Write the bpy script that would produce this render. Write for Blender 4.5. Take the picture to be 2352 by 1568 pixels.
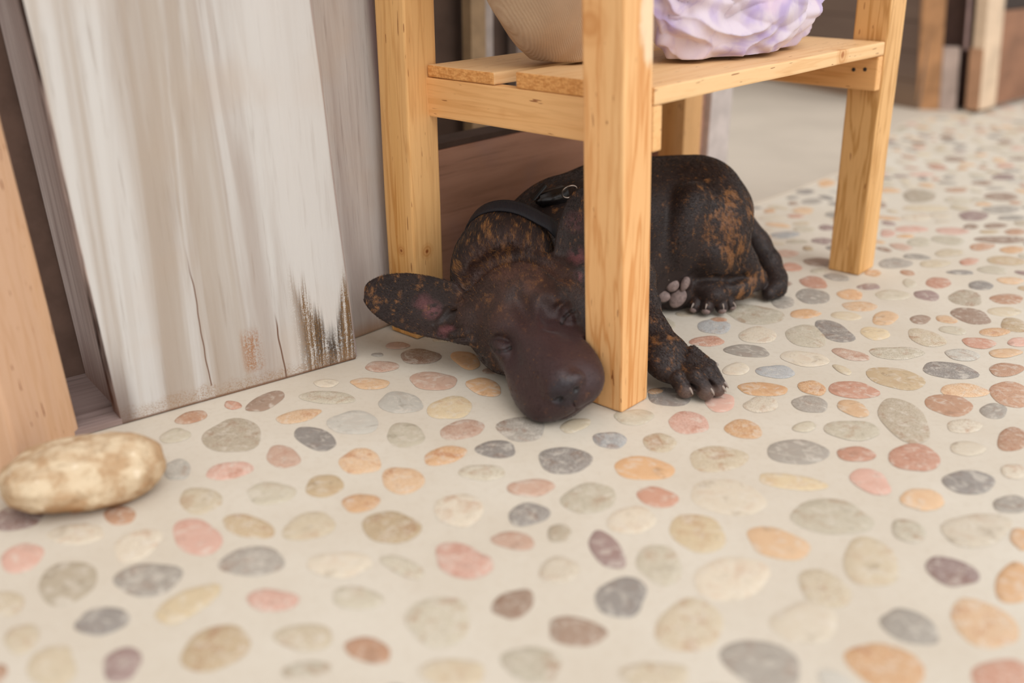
import bpy, math, random
import numpy as np
from mathutils import Vector, Matrix, noise as mnoise
# ---------------------------------------------------------------- camera, world, sun, exposure
sc = bpy.context.scene
for o in list(bpy.data.objects): bpy.data.objects.remove(o)
C = sc.collection
CAMH = 0.42
cd = bpy.data.cameras.new('camera'); cam = bpy.data.objects.new('camera', cd); C.objects.link(cam)
cam.location = (0, 0, CAMH); cam.rotation_euler = (math.radians(67.5), 0, 0)
cd.lens = 35.0; cd.sensor_width = 36.0; cd.clip_start = 0.01
cd.dof.use_dof = True; cd.dof.focus_distance = 1.03; cd.dof.aperture_fstop = 2.4
sc.camera = cam
w = bpy.data.worlds.new('world'); sc.world = w; w.use_nodes = True
nt = w.node_tree; nt.nodes.clear()
wo = nt.nodes.new('ShaderNodeOutputWorld'); bg = nt.nodes.new('ShaderNodeBackground')
tc = nt.nodes.new('ShaderNodeTexCoord'); sx = nt.nodes.new('ShaderNodeVectorMath'); sx.operation = 'DOT_PRODUCT'
sx.inputs[1].default_value = Vector((0.55, -0.60, 0.58)).normalized()
mr = nt.nodes.new('ShaderNodeMapRange'); mr.inputs[1].default_value = -0.6; mr.inputs[2].default_value = 1.0
cr = nt.nodes.new('ShaderNodeMixRGB'); cr.inputs[1].default_value = (0.74, 0.68, 0.66, 1); cr.inputs[2].default_value = (1.52, 1.50, 1.47, 1)
nt.links.new(tc.outputs['Generated'], sx.inputs[0]); nt.links.new(sx.outputs['Value'], mr.inputs[0])
nt.links.new(mr.outputs[0], cr.inputs[0]); nt.links.new(cr.outputs[0], bg.inputs[0]); nt.links.new(bg.outputs[0], wo.inputs[0])
bg.inputs[1].default_value = 0.84
sd = bpy.data.lights.new('sun', 'SUN'); sun = bpy.data.objects.new('sun', sd); C.objects.link(sun)
sd.energy = 1.55; sd.angle = math.radians(50); sd.color = (0.98, 0.98, 1.0)
sun.location = (2, -2, 3)
sun.rotation_euler = Vector((0.50, -0.55, 0.85)).to_track_quat('Z', 'Y').to_euler()
sc.view_settings.view_transform = 'Standard'; sc.view_settings.look = 'None'
sc.view_settings.exposure = 0.0; sc.view_settings.gamma = 1.0; sc.view_settings.use_curve_mapping = False

# ---------------------------------------------------------------- helpers
FPX = 2287.0; TH = math.radians(22.5)
def ray(px, py):
    x = (px-1176)/FPX; y = -(py-784)/FPX
    return np.array([x, math.cos(TH)+y*math.sin(TH), -math.sin(TH)+y*math.cos(TH)])
def at(px, py, Y):            # the point of the photo's line of sight that stands at distance Y
    d = ray(px, py); return np.array([0, 0, CAMH]) + d*Y/d[1]
def atz(px, py, z=0.0):
    d = ray(px, py); return np.array([0, 0, CAMH]) + d*(z-CAMH)/d[2]
def hexc(h, k=1.0):
    h = h.lstrip('#'); c = [int(h[i:i+2], 16)/255 for i in (0, 2, 4)]
    c = [(x/12.92 if x <= .04045 else ((x+.055)/1.055)**2.4)*k for x in c]
    return (c[0], c[1], c[2], 1)
def link(name, me, mats, parent=None):
    o = bpy.data.objects.new(name, me); C.objects.link(o)
    for m in (mats if isinstance(mats, (list, tuple)) else [mats]):
        me.materials.append(m)
    if parent is not None: o.parent = parent
    return o
def tag(o, label=None, cat=None, group=None, kind=None):
    if label: o['label'] = label
    if cat: o['category'] = cat
    if group: o['group'] = group
    if kind: o['kind'] = kind
    return o
def empty(name, loc, rz=0):
    o = bpy.data.objects.new(name, None); C.objects.link(o); o.location = loc; o.rotation_euler = (0, 0, rz)
    o.empty_display_size = 0.05
    return o
def mesh(name, V, Fc, smooth=False, mi=None):
    me = bpy.data.meshes.new(name); me.from_pydata([tuple(map(float, v)) for v in V], [], [tuple(f) for f in Fc]); me.update()
    if smooth: me.polygons.foreach_set('use_smooth', [True]*len(me.polygons))
    if mi is not None: me.polygons.foreach_set('material_index', mi)
    return me
import bmesh
def nvec(p):
    return Vector((mnoise.noise(p), mnoise.noise(p+Vector((17.3, 5.1, 9.7))), mnoise.noise(p+Vector((3.9, 31.2, 14.6)))))
def box_mesh(name, x0, x1, y0, y1, z0, z1, lean=(0, 0), bev=.0015, rough=0.0, seed=0, segs=(1, 1, 1)):
    """a sawn board: bevelled, subdivided, faintly uneven, leaning by `lean` per metre of height"""
    bm = bmesh.new(); bmesh.ops.create_cube(bm, size=1)
    for v in bm.verts:
        v.co = Vector(((x0+x1)/2+v.co.x*(x1-x0), (y0+y1)/2+v.co.y*(y1-y0), (z0+z1)/2+v.co.z*(z1-z0)))
    if rough:
        for ax in range(3):
            n = max(1, int(((x1-x0), (y1-y0), (z1-z0))[ax]/0.03))
            if n > 1:
                lo = (x0, y0, z0)[ax]; hi = (x1, y1, z1)[ax]
                for k in range(1, n):
                    p = [0, 0, 0]; p[ax] = lo+(hi-lo)*k/n; nn = [0, 0, 0]; nn[ax] = 1
                    bmesh.ops.bisect_plane(bm, geom=bm.verts[:]+bm.edges[:]+bm.faces[:], plane_co=p, plane_no=nn)
    if bev: 
        es = [e for e in bm.edges if len(e.link_faces) == 2 and e.link_faces[0].normal.dot(e.link_faces[1].normal) < .5]
        bmesh.ops.bevel(bm, geom=es, offset=bev, segments=2, affect='EDGES', profile=.6)
    for v in bm.verts:
        if rough:
            n = nvec(Vector((v.co.x*9+seed, v.co.y*9, v.co.z*9)))
            v.co += n*rough
        v.co.x += lean[0]*v.co.z; v.co.y += lean[1]*v.co.z
    me = bpy.data.meshes.new(name); bm.to_mesh(me); bm.free()
    me.polygons.foreach_set('use_smooth', [False]*len(me.polygons))
    return me

# ---------------------------------------------------------------- materials
class N:
    def __init__(s, name, rough=.6, spec=.3):
        s.m = bpy.data.materials.new(name); s.m.use_nodes = True; s.t = s.m.node_tree
        s.b = s.t.nodes['Principled BSDF']; s.b.inputs['Roughness'].default_value = rough
        s.b.inputs['Specular IOR Level'].default_value = spec
    def n(s, typ, **kw):
        x = s.t.nodes.new(typ)
        for k, v in kw.items(): setattr(x, k, v)
        return x
    def put(s, sock, v):
        if isinstance(v, bpy.types.NodeSocket): s.t.links.new(v, sock)
        else: sock.default_value = v
    def coord(s, scale=(1, 1, 1), loc=(0, 0, 0), rot=(0, 0, 0), kind='Object', src=None):
        m = s.n('ShaderNodeMapping'); m.inputs['Scale'].default_value = scale; m.inputs['Location'].default_value = loc
        m.inputs['Rotation'].default_value = rot
        s.put(m.inputs[0], src if src else s.n('ShaderNodeTexCoord').outputs[kind]); return m.outputs[0]
    def noise(s, vec, scale=5, detail=4, rough=.55, dist=0):
        x = s.n('ShaderNodeTexNoise'); s.put(x.inputs['Vector'], vec); x.inputs['Scale'].default_value = scale
        x.inputs['Detail'].default_value = detail; x.inputs['Roughness'].default_value = rough
        x.inputs['Distortion'].default_value = dist; return x.outputs['Fac']
    def ramp(s, fac, stops, interp='LINEAR'):
        x = s.n('ShaderNodeValToRGB'); s.put(x.inputs[0], fac); e = x.color_ramp; e.interpolation = interp
        while len(e.elements) > 1: e.elements.remove(e.elements[-1])
        e.elements[0].position = stops[0][0]; e.elements[0].color = stops[0][1] if not isinstance(stops[0][1], (int, float)) else (stops[0][1],)*3+(1,)
        for p, c in stops[1:]:
            q = e.elements.new(p); q.color = c if not isinstance(c, (int, float)) else (c,)*3+(1,)
        return x.outputs[0]
    def mix(s, f, a, b, mode='MIX'):
        x = s.n('ShaderNodeMixRGB', blend_type=mode); s.put(x.inputs[0], f); s.put(x.inputs[1], a); s.put(x.inputs[2], b); return x.outputs[0]
    def math(s, op, a, b=0.0, c=0.0):
        x = s.n('ShaderNodeMath', operation=op); s.put(x.inputs[0], a); s.put(x.inputs[1], b); s.put(x.inputs[2], c); return x.outputs[0]
    def sep(s, vec):
        x = s.n('ShaderNodeSeparateXYZ'); s.put(x.inputs[0], vec); return x.outputs
    def step(s, v, a, b, o0=0, o1=1):
        x = s.n('ShaderNodeMapRange', interpolation_type='SMOOTHSTEP'); s.put(x.inputs[0], v)
        x.inputs[1].default_value = a; x.inputs[2].default_value = b; x.inputs[3].default_value = o0; x.inputs[4].default_value = o1
        return x.outputs[0]
    def attr(s, name):
        x = s.n('ShaderNodeAttribute'); x.attribute_name = name; return x
    def color(s, c): s.put(s.b.inputs['Base Color'], c)
    def bump(s, h, strength=.3, dist=.001):
        x = s.n('ShaderNodeBump'); s.put(x.inputs['Height'], h); x.inputs['Strength'].default_value = strength
        x.inputs['Distance'].default_value = dist; s.put(s.b.inputs['Normal'], x.outputs[0])

def pine(name, axis, light='e2ad6c', dark='c98842', knots=(), knotc='8a5426', tint=None, vein=.5):
    """varnished pine; axis = grain direction in the object's own frame; knots = (x, y, z, r) in that frame"""
    n = N(name, .5, .35)
    sc3 = [26, 26, 26]; sc3[axis] = 1.6
    co = n.coord(); oi = n.n('ShaderNodeObjectInfo').outputs['Random']
    off = n.n('ShaderNodeVectorMath', operation='ADD'); n.put(off.inputs[0], co)
    cmb = n.n('ShaderNodeCombineXYZ'); sh = n.math('MULTIPLY', oi, 3.7)
    for i in range(3): n.put(cmb.inputs[i], sh)
    n.put(off.inputs[1], cmb.outputs[0])
    v = off.outputs[0]
    g = n.noise(n.coord(tuple(sc3), src=v), 2.2, 3, .5, .25)
    f = n.noise(n.coord(tuple(x*7 for x in sc3), src=v), 2, 3, .6)
    big = n.noise(n.coord(tuple(x*.3 for x in sc3), src=v), 1.6, 2, .5)
    ring = n.math('PINGPONG', n.math('MULTIPLY_ADD', g, 5.0, n.math('MULTIPLY', big, 2)), 0.5)
    ring = n.math('MULTIPLY', ring, 2.0)
    L, Dk = hexc(light), hexc(dark)
    c = n.mix(n.step(ring, .45, 1.0), L, Dk)
    c = n.mix(vein, L, c)
    c = n.mix(n.step(big, .42, .64, 0, .55), c, hexc('ebc088'))
    c = n.mix(n.step(f, .5, .8, 0, .28), c, hexc('b57a3c'))
    specks = n.noise(n.coord(tuple((330, 330, 330)[i] if i != axis else 45 for i in range(3)), src=v), 1, 1, .5)
    c = n.mix(n.step(specks, .715, .76, 0, .85), c, hexc('7e421c'))
    for (kx, ky, kz, kr) in knots:
        d = n.n('ShaderNodeVectorMath', operation='DISTANCE'); n.put(d.inputs[0], n.mix(.0012, co, n.n('ShaderNodeTexNoise').outputs['Color'], 'ADD'))
        d.inputs[1].default_value = (kx, ky, kz)
        dd = d.outputs['Value']
        halo = n.math('PINGPONG', dd, kr*.35); halo = n.math('DIVIDE', halo, kr*.35)
        c = n.mix(n.math('MULTIPLY', n.step(dd, kr*2.4, kr*.6), n.math('MULTIPLY_ADD', halo, .4, .35)), c, hexc('bd7a3a'))
        c = n.mix(n.step(dd, kr*.55, kr*.25, 0, .95), c, hexc(knotc))
    if tint: c = n.mix(1.0, c, hexc(tint), 'MULTIPLY')
    n.color(c)
    n.bump(n.math('ADD', n.math('MULTIPLY', f, .6), n.math('MULTIPLY', ring, .3)), .25, .0008)
    return n.m

def aged(name, base='d3c5b6', streak='b09c8c', dark='6b5648', axis=2, scale=1.0, stains=None, k=.5, warm='c9a98a'):
    """bleached, rain-worn board"""
    n = N(name, .75, .15)
    co = n.coord()
    s3 = [22*scale]*3; s3[axis] = 1.3*scale
    a = n.noise(n.coord(tuple(s3)), 1.5, 5, .6, .6)
    s4 = [160*scale]*3; s4[axis] = 6*scale
    b = n.noise(n.coord(tuple(s4)), 1.2, 4, .65)
    cl = n.noise(co, 9, 3, .5)
    c = n.mix(n.step(a, .40, .72, 0, k+.25), hexc(base), hexc(streak))
    c = n.mix(n.step(b, .52, .80, 0, k), c, hexc(dark))
    c = n.mix(n.step(cl, .5, .75, 0, .25), c, hexc(warm))
    if stains: c = stains(n, co, a, b, c)
    c = n.mix(1, c, (.85, .90, .94, 1), 'MULTIPLY')
    n.color(c); n.bump(n.math('ADD', n.math('MULTIPLY', a, .5), n.math('MULTIPLY', b, .7)), .4, .0012)
    return n.m

def plain(name, col, rough=.6, var=.12, scale=30, spec=.3, bump=.0):
    n = N(name, rough, spec); f = n.noise(n.coord(), scale, 4, .6)
    c0 = hexc(col); c1 = tuple(x*(1-var*2.2) for x in c0[:3])+(1,)
    n.color(n.mix(n.step(f, .3, .75), c0, c1))
    if bump: n.bump(f, bump, .002)
    return n.m
# ---------------------------------------------------------------- floor with set pebbles
PEB = """-2372 8641 233 137 71 b;-1793 8727 269 149 166 s;-1995 8324 222 127 -153 O;-1461 8193 257 215 122 G;-1071 8613 260 199 126 G;-587 8500 252 206 90 Y;-2506 7939 340 254 114 S;-1759 7887 284 138 134 k;-959 7953 228 174 104 s;-451 8054 216 174 -152 P;-1975 7553 216 133 122 P;-2373 7313 189 152 -156 p;-2817 7328 195 103 114 G;-1295 7470 232 168 117 O;-579 7575 202 147 -135 o;-902 7157 220 171 99 O;-248 7284 186 137 178 s;-2483 6844 225 149 135 t;-1944 6950 201 176 171 s;-1533 7066 184 152 93 T;-1201 6804 145 142 130 o;-2360 6329 278 157 123 p;-2010 6469 242 133 146 T;-1545 6470 221 175 73 t;-921 6458 231 206 130 T;-413 6704 254 187 96 c;-3025 7935 141 128 59 s;-3095 5765 258 197 127 S;-2547 5804 225 193 159 g;-1867 6016 244 175 163 g;-3547 6060 202 139 119 p;-2769 6225 205 170 88 c;-2189 5532 240 138 58 Y;-1626 5567 178 116 170 p;-1055 5591 186 114 164 s;-781 5952 185 88 142 s;-358 6023 248 175 132 p;-2694 5347 173 139 164 k;-1876 5083 232 203 78 T;-1332 5186 186 137 166 t;-481 5350 252 213 104 s;-3144 5173 146 110 123 t;-2413 4928 169 109 110 v;-2836 4909 201 141 119 t;-362 4849 200 135 177 t;-1235 5979 236 157 172 c;-3424 5530 174 107 138 t;-3822 6590 212 162 131 v;-3278 6367 226 137 164 c;-978 9730 219 201 133 b;-1354 9466 171 142 163 P;-1421 9047 202 133 174 O;-793 9111 247 208 170 P;-1250 10028 139 98 174 P;-488 9638 254 131 114 o;-277 8967 239 147 117 o;-1437 9775 61 47 170 g;87 8072 243 215 107 g;451 7493 243 223 95 k;-137 7684 185 157 142 k;579 8139 175 104 48 t;872 7853 165 142 92 B;1307 7805 191 143 90 t;1628 8192 221 184 100 p;2106 8062 190 165 51 o;1140 8307 183 158 -158 s;1523 8737 218 197 162 k;2001 8622 217 142 70 p;2387 8574 189 150 -136 c;2479 8915 254 154 177 o;2978 8946 187 127 85 o;3368 8896 234 203 -164 r;2856 8583 190 166 87 g;3239 8489 180 142 98 O;3888 9176 288 268 92 T;4513 9368 257 226 169 k;4459 8885 229 166 -163 O;5103 9389 219 138 -140 q;4870 8808 311 170 65 q;4179 8565 266 195 -139 q;4549 8434 185 111 48 g;3634 8253 449 223 83 S;3091 8045 252 193 -166 s;2485 7639 273 223 -162 g;1768 7515 268 217 -153 t;1112 7350 270 192 176 o;2983 7598 164 133 -170 r;3466 7539 260 212 53 r;4468 7870 255 128 55 q;4139 8122 188 125 -146 c;3992 7700 176 117 -149 c;2302 7127 275 124 164 Y;156 7037 199 137 -179 P;617 6878 250 194 51 s;1164 6890 162 151 134 r;129 6639 167 152 -147 k;354 6379 129 82 86 S;13 6275 164 114 151 P;694 6160 253 114 104 v;1057 5981 249 159 82 s;334 5910 152 144 64 c;745 5603 219 173 74 k;12 5526 178 122 65 b;-221 5978 132 78 93 p;417 5241 195 138 164 b;124 4932 192 157 167 s;1161 5302 271 218 61 t;921 6554 207 179 62 c;1400 6382 254 210 87 Y;1969 6242 242 188 154 O;1728 6893 308 270 149 c;2470 6604 311 241 -162 s;1538 5816 293 237 -149 c;3275 6857 199 145 50 O;3761 7128 232 175 -143 k;3953 6785 177 111 -140 g;2999 6409 169 114 70 s;2578 6009 290 202 71 t;3114 5895 182 168 115 v;2153 5696 238 154 89 t;2593 5286 202 162 111 g;3091 5324 260 201 94 O;3496 5760 262 120 57 o;3524 6428 309 203 -148 c;1926 5335 245 187 -139 c;1546 4934 252 221 127 g;2305 4914 228 209 112 o;2994 4808 230 148 -150 r;873 4830 213 115 -177 t;3802 6304 162 73 61 o;6944 16644 468 267 58 S;8319 16581 347 223 -146 b;6735 15809 385 187 -173 t;7321 15357 336 206 48 v;7931 15728 337 215 -153 g;7875 15227 238 141 -162 g;6048 14587 254 172 -155 p;6629 14493 250 192 -172 p;7013 14730 167 98 52 b;7407 14778 198 127 -152 b;7166 14445 159 88 -167 T;7559 14446 206 130 -142 q;5619 14377 223 100 67 p;5924 13928 248 156 52 s;6377 14016 249 214 -143 s;7164 14037 381 172 -176 b;6727 13692 250 124 -136 q;7094 13545 212 135 -144 o;6141 13401 231 155 -145 t;5214 12928 272 190 -139 g;5746 12908 230 154 -154 t;6254 13004 200 101 -135 r;6778 13044 264 203 -152 T;6416 12646 203 166 -159 s;3760 12758 198 127 64 r;4199 12985 206 194 -148 b;3883 12133 247 166 91 r;4539 11963 160 109 -159 v;5480 12116 250 144 56 r;5983 12013 189 153 47 k;6448 12200 176 133 -156 O;5150 11638 208 144 75 v;5592 11544 299 196 54 S;6086 11512 229 171 -147 q;3725 11608 281 207 71 g;4209 11670 203 159 66 o;4729 11654 224 185 -152 s;4193 11252 209 166 -169 O;3303 11404 241 137 69 g;5394 10932 267 215 94 b;5854 11074 220 140 -152 t;5770 10638 258 134 63 T;3464 11001 205 135 -146 o;3930 10930 167 148 -179 t;4362 10860 252 136 58 O;4758 10816 162 105 49 b;5062 10816 139 111 77 O;5444 10423 197 108 -152 o;2863 10990 350 326 164 s;2317 10598 235 185 73 B;3638 10453 322 198 97 k;3295 10310 339 222 79 s;4085 10384 210 156 62 Y;4613 10256 257 200 84 t;4998 10476 145 130 159 s;5133 10103 190 155 -146 r;5580 10128 166 99 46 p;2153 10153 199 138 -153 r;2756 10333 255 200 49 c;2535 9883 240 171 178 g;3618 9777 206 137 127 P;4129 9824 276 178 -173 s;4814 9776 173 165 -167 G;5292 9823 198 108 -153 O;3102 9672 246 215 -180 c;2711 9334 193 163 -166 B;2318 9400 174 128 62 c;8130 18861 269 161 87 r;8752 19563 285 182 46 b;9481 18974 229 139 46 r;9016 18029 288 169 49 v;8425 17553 213 139 -146 b;7745 17038 212 140 -154 q;8477 17164 183 92 -170 g;7491 16316 261 207 46 s;5071 16914 202 145 55 k;5009 16258 219 154 56 g;5628 17555 314 148 69 o;3933 15836 144 81 -174 k;4706 15673 210 158 48 O;4059 14285 227 156 -144 B;4425 14587 172 159 68 s;4532 13971 180 135 -142 v;6384 15253 276 189 -139 c;6796 15356 240 150 50 c;7602 18238 236 136 -168 p;3825 13360 207 161 -139 P;4106 15227 219 168 -154 c;2399 10788 109 90 -143 q;2054 11001 130 86 -173 S;1428 8844 108 79 -171 o;9515 21839 278 153 57 b;8643 21166 217 143 47 b;10527 21260 272 145 54 b;9435 20935 209 120 54 g;8753 22550 184 126 -135 s"""
PC = dict(b='8f6f5c', s='c8bda6', O='dfb488', G='c4bfb4', Y='dcc49c', S='b0a18a', k='7f7a78', P='c9a08a', p='dba795', o='dba672',
          T='c0a47c', t='d2c0a2', c='decfb8', v='8b6c6c', g='9b938a', B='a9adb0', r='c88a70', q='b98462')
def floor_mesh():
    rnd = random.Random(7)
    P = []
    for s in PEB.split(';'):
        a = s.split(); x, y, A, B, g = [float(q) for q in a[:5]]; P.append((x/1e4, y/1e4, A/1e4, B/1e4, math.radians(g), a[5]))
    def slab(x, y):      # the smooth screed beyond the pebbles
        return in_poly(x, y, SLAB)
    cells = {}
    def add(i, p): cells.setdefault((int(p[0]//.1), int(p[1]//.1)), []).append(p)
    for i, p in enumerate(P): add(i, p)
    keys = 'bsOGYSkPpoTtcvgsrqtcsgOt'
    tries = 0
    while tries < 42000:
        tries += 1
        x = rnd.uniform(-1.2, 1.9); y = rnd.uniform(.42, 3.2)
        if slab(x, y) or y > 3.15: continue
        # boards and the ground behind the wall carry no pebbles
        wx, wy = (x-W0[0]), (y-W0[1])
        ly = -wx*math.sin(WA)+wy*math.cos(WA)
        if ly > -.012 and x < .3: continue
        d2 = (x-STO[0])*-SU[1]+(y-STO[1])*SU[0]
        if d2 > .30: 
            if x < .42: continue
        A = rnd.uniform(.011, .022); B = A*rnd.uniform(.5, .85); g = rnd.uniform(0, math.pi)
        near = math.hypot(x, y-.9)
        ok = True
        ci, cj = int(x//.1), int(y//.1)
        for di in (-1, 0, 1):
            for dj in (-1, 0, 1):
                for q in cells.get((ci+di, cj+dj), ()):
                    # gap between two ellipses along the joining line
                    dx, dy = q[0]-x, q[1]-y; d = math.hypot(dx, dy); an = math.atan2(dy, dx)
                    def rad(a_, b_, t): return a_*b_/math.hypot(b_*math.cos(t), a_*math.sin(t))
                    if d < rad(A, B, an-g)+rad(q[2], q[3], an-q[4])+(.0075 if y < 1.25 else .0045): ok = False; break
                if not ok: break
            if not ok: break
        if ok:
            p = (x, y, A, B, g, rnd.choice(keys)); P.append(p); add(0, p)
    V = []; Fc = []; mi = []; col = []; 
    # screed as a grid so that it can sag and swell slightly
    xs = np.linspace(-1.6, 3.2, 121); ys = np.linspace(-.6, 4.6, 131)
    for y in ys:
        for x in xs:
            V.append((x, y, -0.0004+.0004*mnoise.noise(Vector((x*5, y*5, 0))))); col.append((1, 1, 1, 0))
    nx = len(xs)
    for j in range(len(ys)-1):
        for i in range(nx-1):
            a = j*nx+i; Fc.append((a, a+1, a+nx+1, a+nx)); mi.append(0)
    for (x, y, A, B, g, k) in P:
        c = hexc(PC[k]); fl_ = hexc('dccbb6'); kk = .22; c = tuple(c[q]*(1-kk)+fl_[q]*kk for q in range(3)); f = rnd.uniform(.90, 1.08); c = (c[0]*f, c[1]*f, c[2]*f, rnd.random())
        n = 26; b0 = len(V); s1, s2, s3 = rnd.uniform(0, 9), rnd.uniform(.02, .09), rnd.uniform(.02, .07)
        sq = rnd.uniform(1.9, 2.35); l = rnd.uniform(0, 6.28)
        for ring, (rr, h) in enumerate(((1.0, -.0002), (.95, .00025), (.6, .0005))):
            for i in range(n):
                t = i/n*2*math.pi
                r = (abs(math.cos(t))**sq+abs(math.sin(t))**sq)**(-1/sq)
                r *= 1+s2*math.cos(2*t+s1)+s3*math.cos(3*t+l)+.025*math.sin(5*t+s1)
                X = A*r*rr*math.cos(t); Y = B*r*rr*math.sin(t)
                V.append((x+X*math.cos(g)-Y*math.sin(g), y+X*math.sin(g)+Y*math.cos(g), h)); col.append(c)
        V.append((x, y, .0006)); col.append(c)
        for q in range(2):
            for i in range(n):
                j = (i+1) % n; Fc.append((b0+q*n+i, b0+q*n+j, b0+q*n+n+j, b0+q*n+n+i)); mi.append(1)
        for i in range(n): Fc.append((b0+2*n+i, b0+2*n+(i+1) % n, b0+3*n)); mi.append(1)
    me = mesh('floor', V, Fc, True, mi)
    ca = me.color_attributes.new('peb', 'FLOAT_COLOR', 'POINT'); ca.data.foreach_set('color', np.array(col, dtype=np.float32).ravel())
    return me
def in_poly(x, y, P):
    c = False; j = len(P)-1
    for i in range(len(P)):
        if (P[i][1] > y) != (P[j][1] > y) and x < (P[j][0]-P[i][0])*(y-P[i][1])/(P[j][1]-P[i][1])+P[i][0]: c = not c
        j = i
    return c
SLAB = [(.25, 1.52), (.405, 1.600), (.50, 1.70), (.609, 1.824), (.75, 2.04), (.897, 2.309), (1.00, 2.42), (1.12, 2.47), (1.2, 2.60), (1.2, 4.4), (-.4, 4.4), (-.4, 1.7), (.1, 1.5)]
W0 = (-.3578, .8146); WA = math.radians(38.1)
STO = (.103, .8378); SU = (.6587, .7524); SA = math.atan2(SU[1], SU[0])
n = N('screed', .55, .25); co = n.coord()
f = n.noise(co, 6, 4, .6); f2 = n.noise(co, 160, 3, .6)
c = n.mix(n.step(f, .3, .7), hexc('ddd0c0'), hexc('d5c6b4')); c = n.mix(n.step(f2, .45, .8, 0, .25), c, hexc('c2ae98'))
n.color(n.mix(1, c, (.85, .89, .90, 1), 'MULTIPLY')); n.bump(n.math('ADD', f2, n.noise(co, 30, 3)), .15, .0012); M_screed = n.m
n = N('pebble', .5, .3); at_ = n.attr('peb'); co = n.coord()
cA = at_.outputs['Color']; al = at_.outputs['Alpha']
wv = n.n('ShaderNodeTexNoise'); n.put(wv.inputs['Vector'], co); wv.inputs['Scale'].default_value = 95; wv.inputs['Detail'].default_value = 3; wv.inputs['Distortion'].default_value = 1.2
mot = n.noise(n.coord(loc=(5, 3, 1)), 60, 4, .65, .6)
cA = n.mix(n.math('MULTIPLY', n.step(mot, .50, .68), n.step(al, 0, 1, .1, .55)), cA, n.mix(1, cA, hexc('d09a78'), 'MULTIPLY'))
cA = n.mix(n.math('MULTIPLY', n.step(mot, .46, .30), n.step(al, 1, 0, .1, .55)), cA, n.mix(1, cA, hexc('b9b0a8'), 'MULTIPLY'))
c = n.mix(n.step(wv.outputs['Fac'], .48, .72, 0, .5), cA, hexc('e2d6c6'))
sp = n.noise(co, 900, 2, .6)
c = n.mix(n.math('MULTIPLY', n.step(sp, .5, .75, 0, .6), n.step(al, .35, 1)), c, hexc('efe4d4'))
c = n.mix(n.math('MULTIPLY', n.step(sp, .5, .3, 0, .45), n.step(al, 0, .9, .1, 1)), c, n.mix(1, cA, hexc('a08c80'), 'MULTIPLY'))
n.color(n.mix(1, c, (.85, .88, .90, 1), 'MULTIPLY')); n.bump(sp, .12, .0006); M_peb = n.m
fl = link('floor', floor_mesh(), [M_screed, M_peb]); tag(fl, kind='structure')
# the smooth screed slab beyond, a few mm proud with a soft lip
bm = bmesh.new(); vs = [bm.verts.new((x, y, .004)) for x, y in SLAB]; fc = bm.faces.new(vs)
r = bmesh.ops.extrude_face_region(bm, geom=[fc]); 
for v in [e for e in r['geom'] if isinstance(e, bmesh.types.BMVert)]: v.co.z = -.006
bmesh.ops.recalc_face_normals(bm, faces=bm.faces)
bmesh.ops.bevel(bm, geom=[e for e in bm.edges if e.verts[0].co.z > 0 and e.verts[1].co.z > 0], offset=.004, segments=3, affect='EDGES')
me = bpy.data.meshes.new('floor_slab'); bm.to_mesh(me); bm.free()
o = link('floor_slab', me, plain('smooth_screed', 'c2b6a6', .55, .06, 4)); tag(o, kind='structure')

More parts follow.
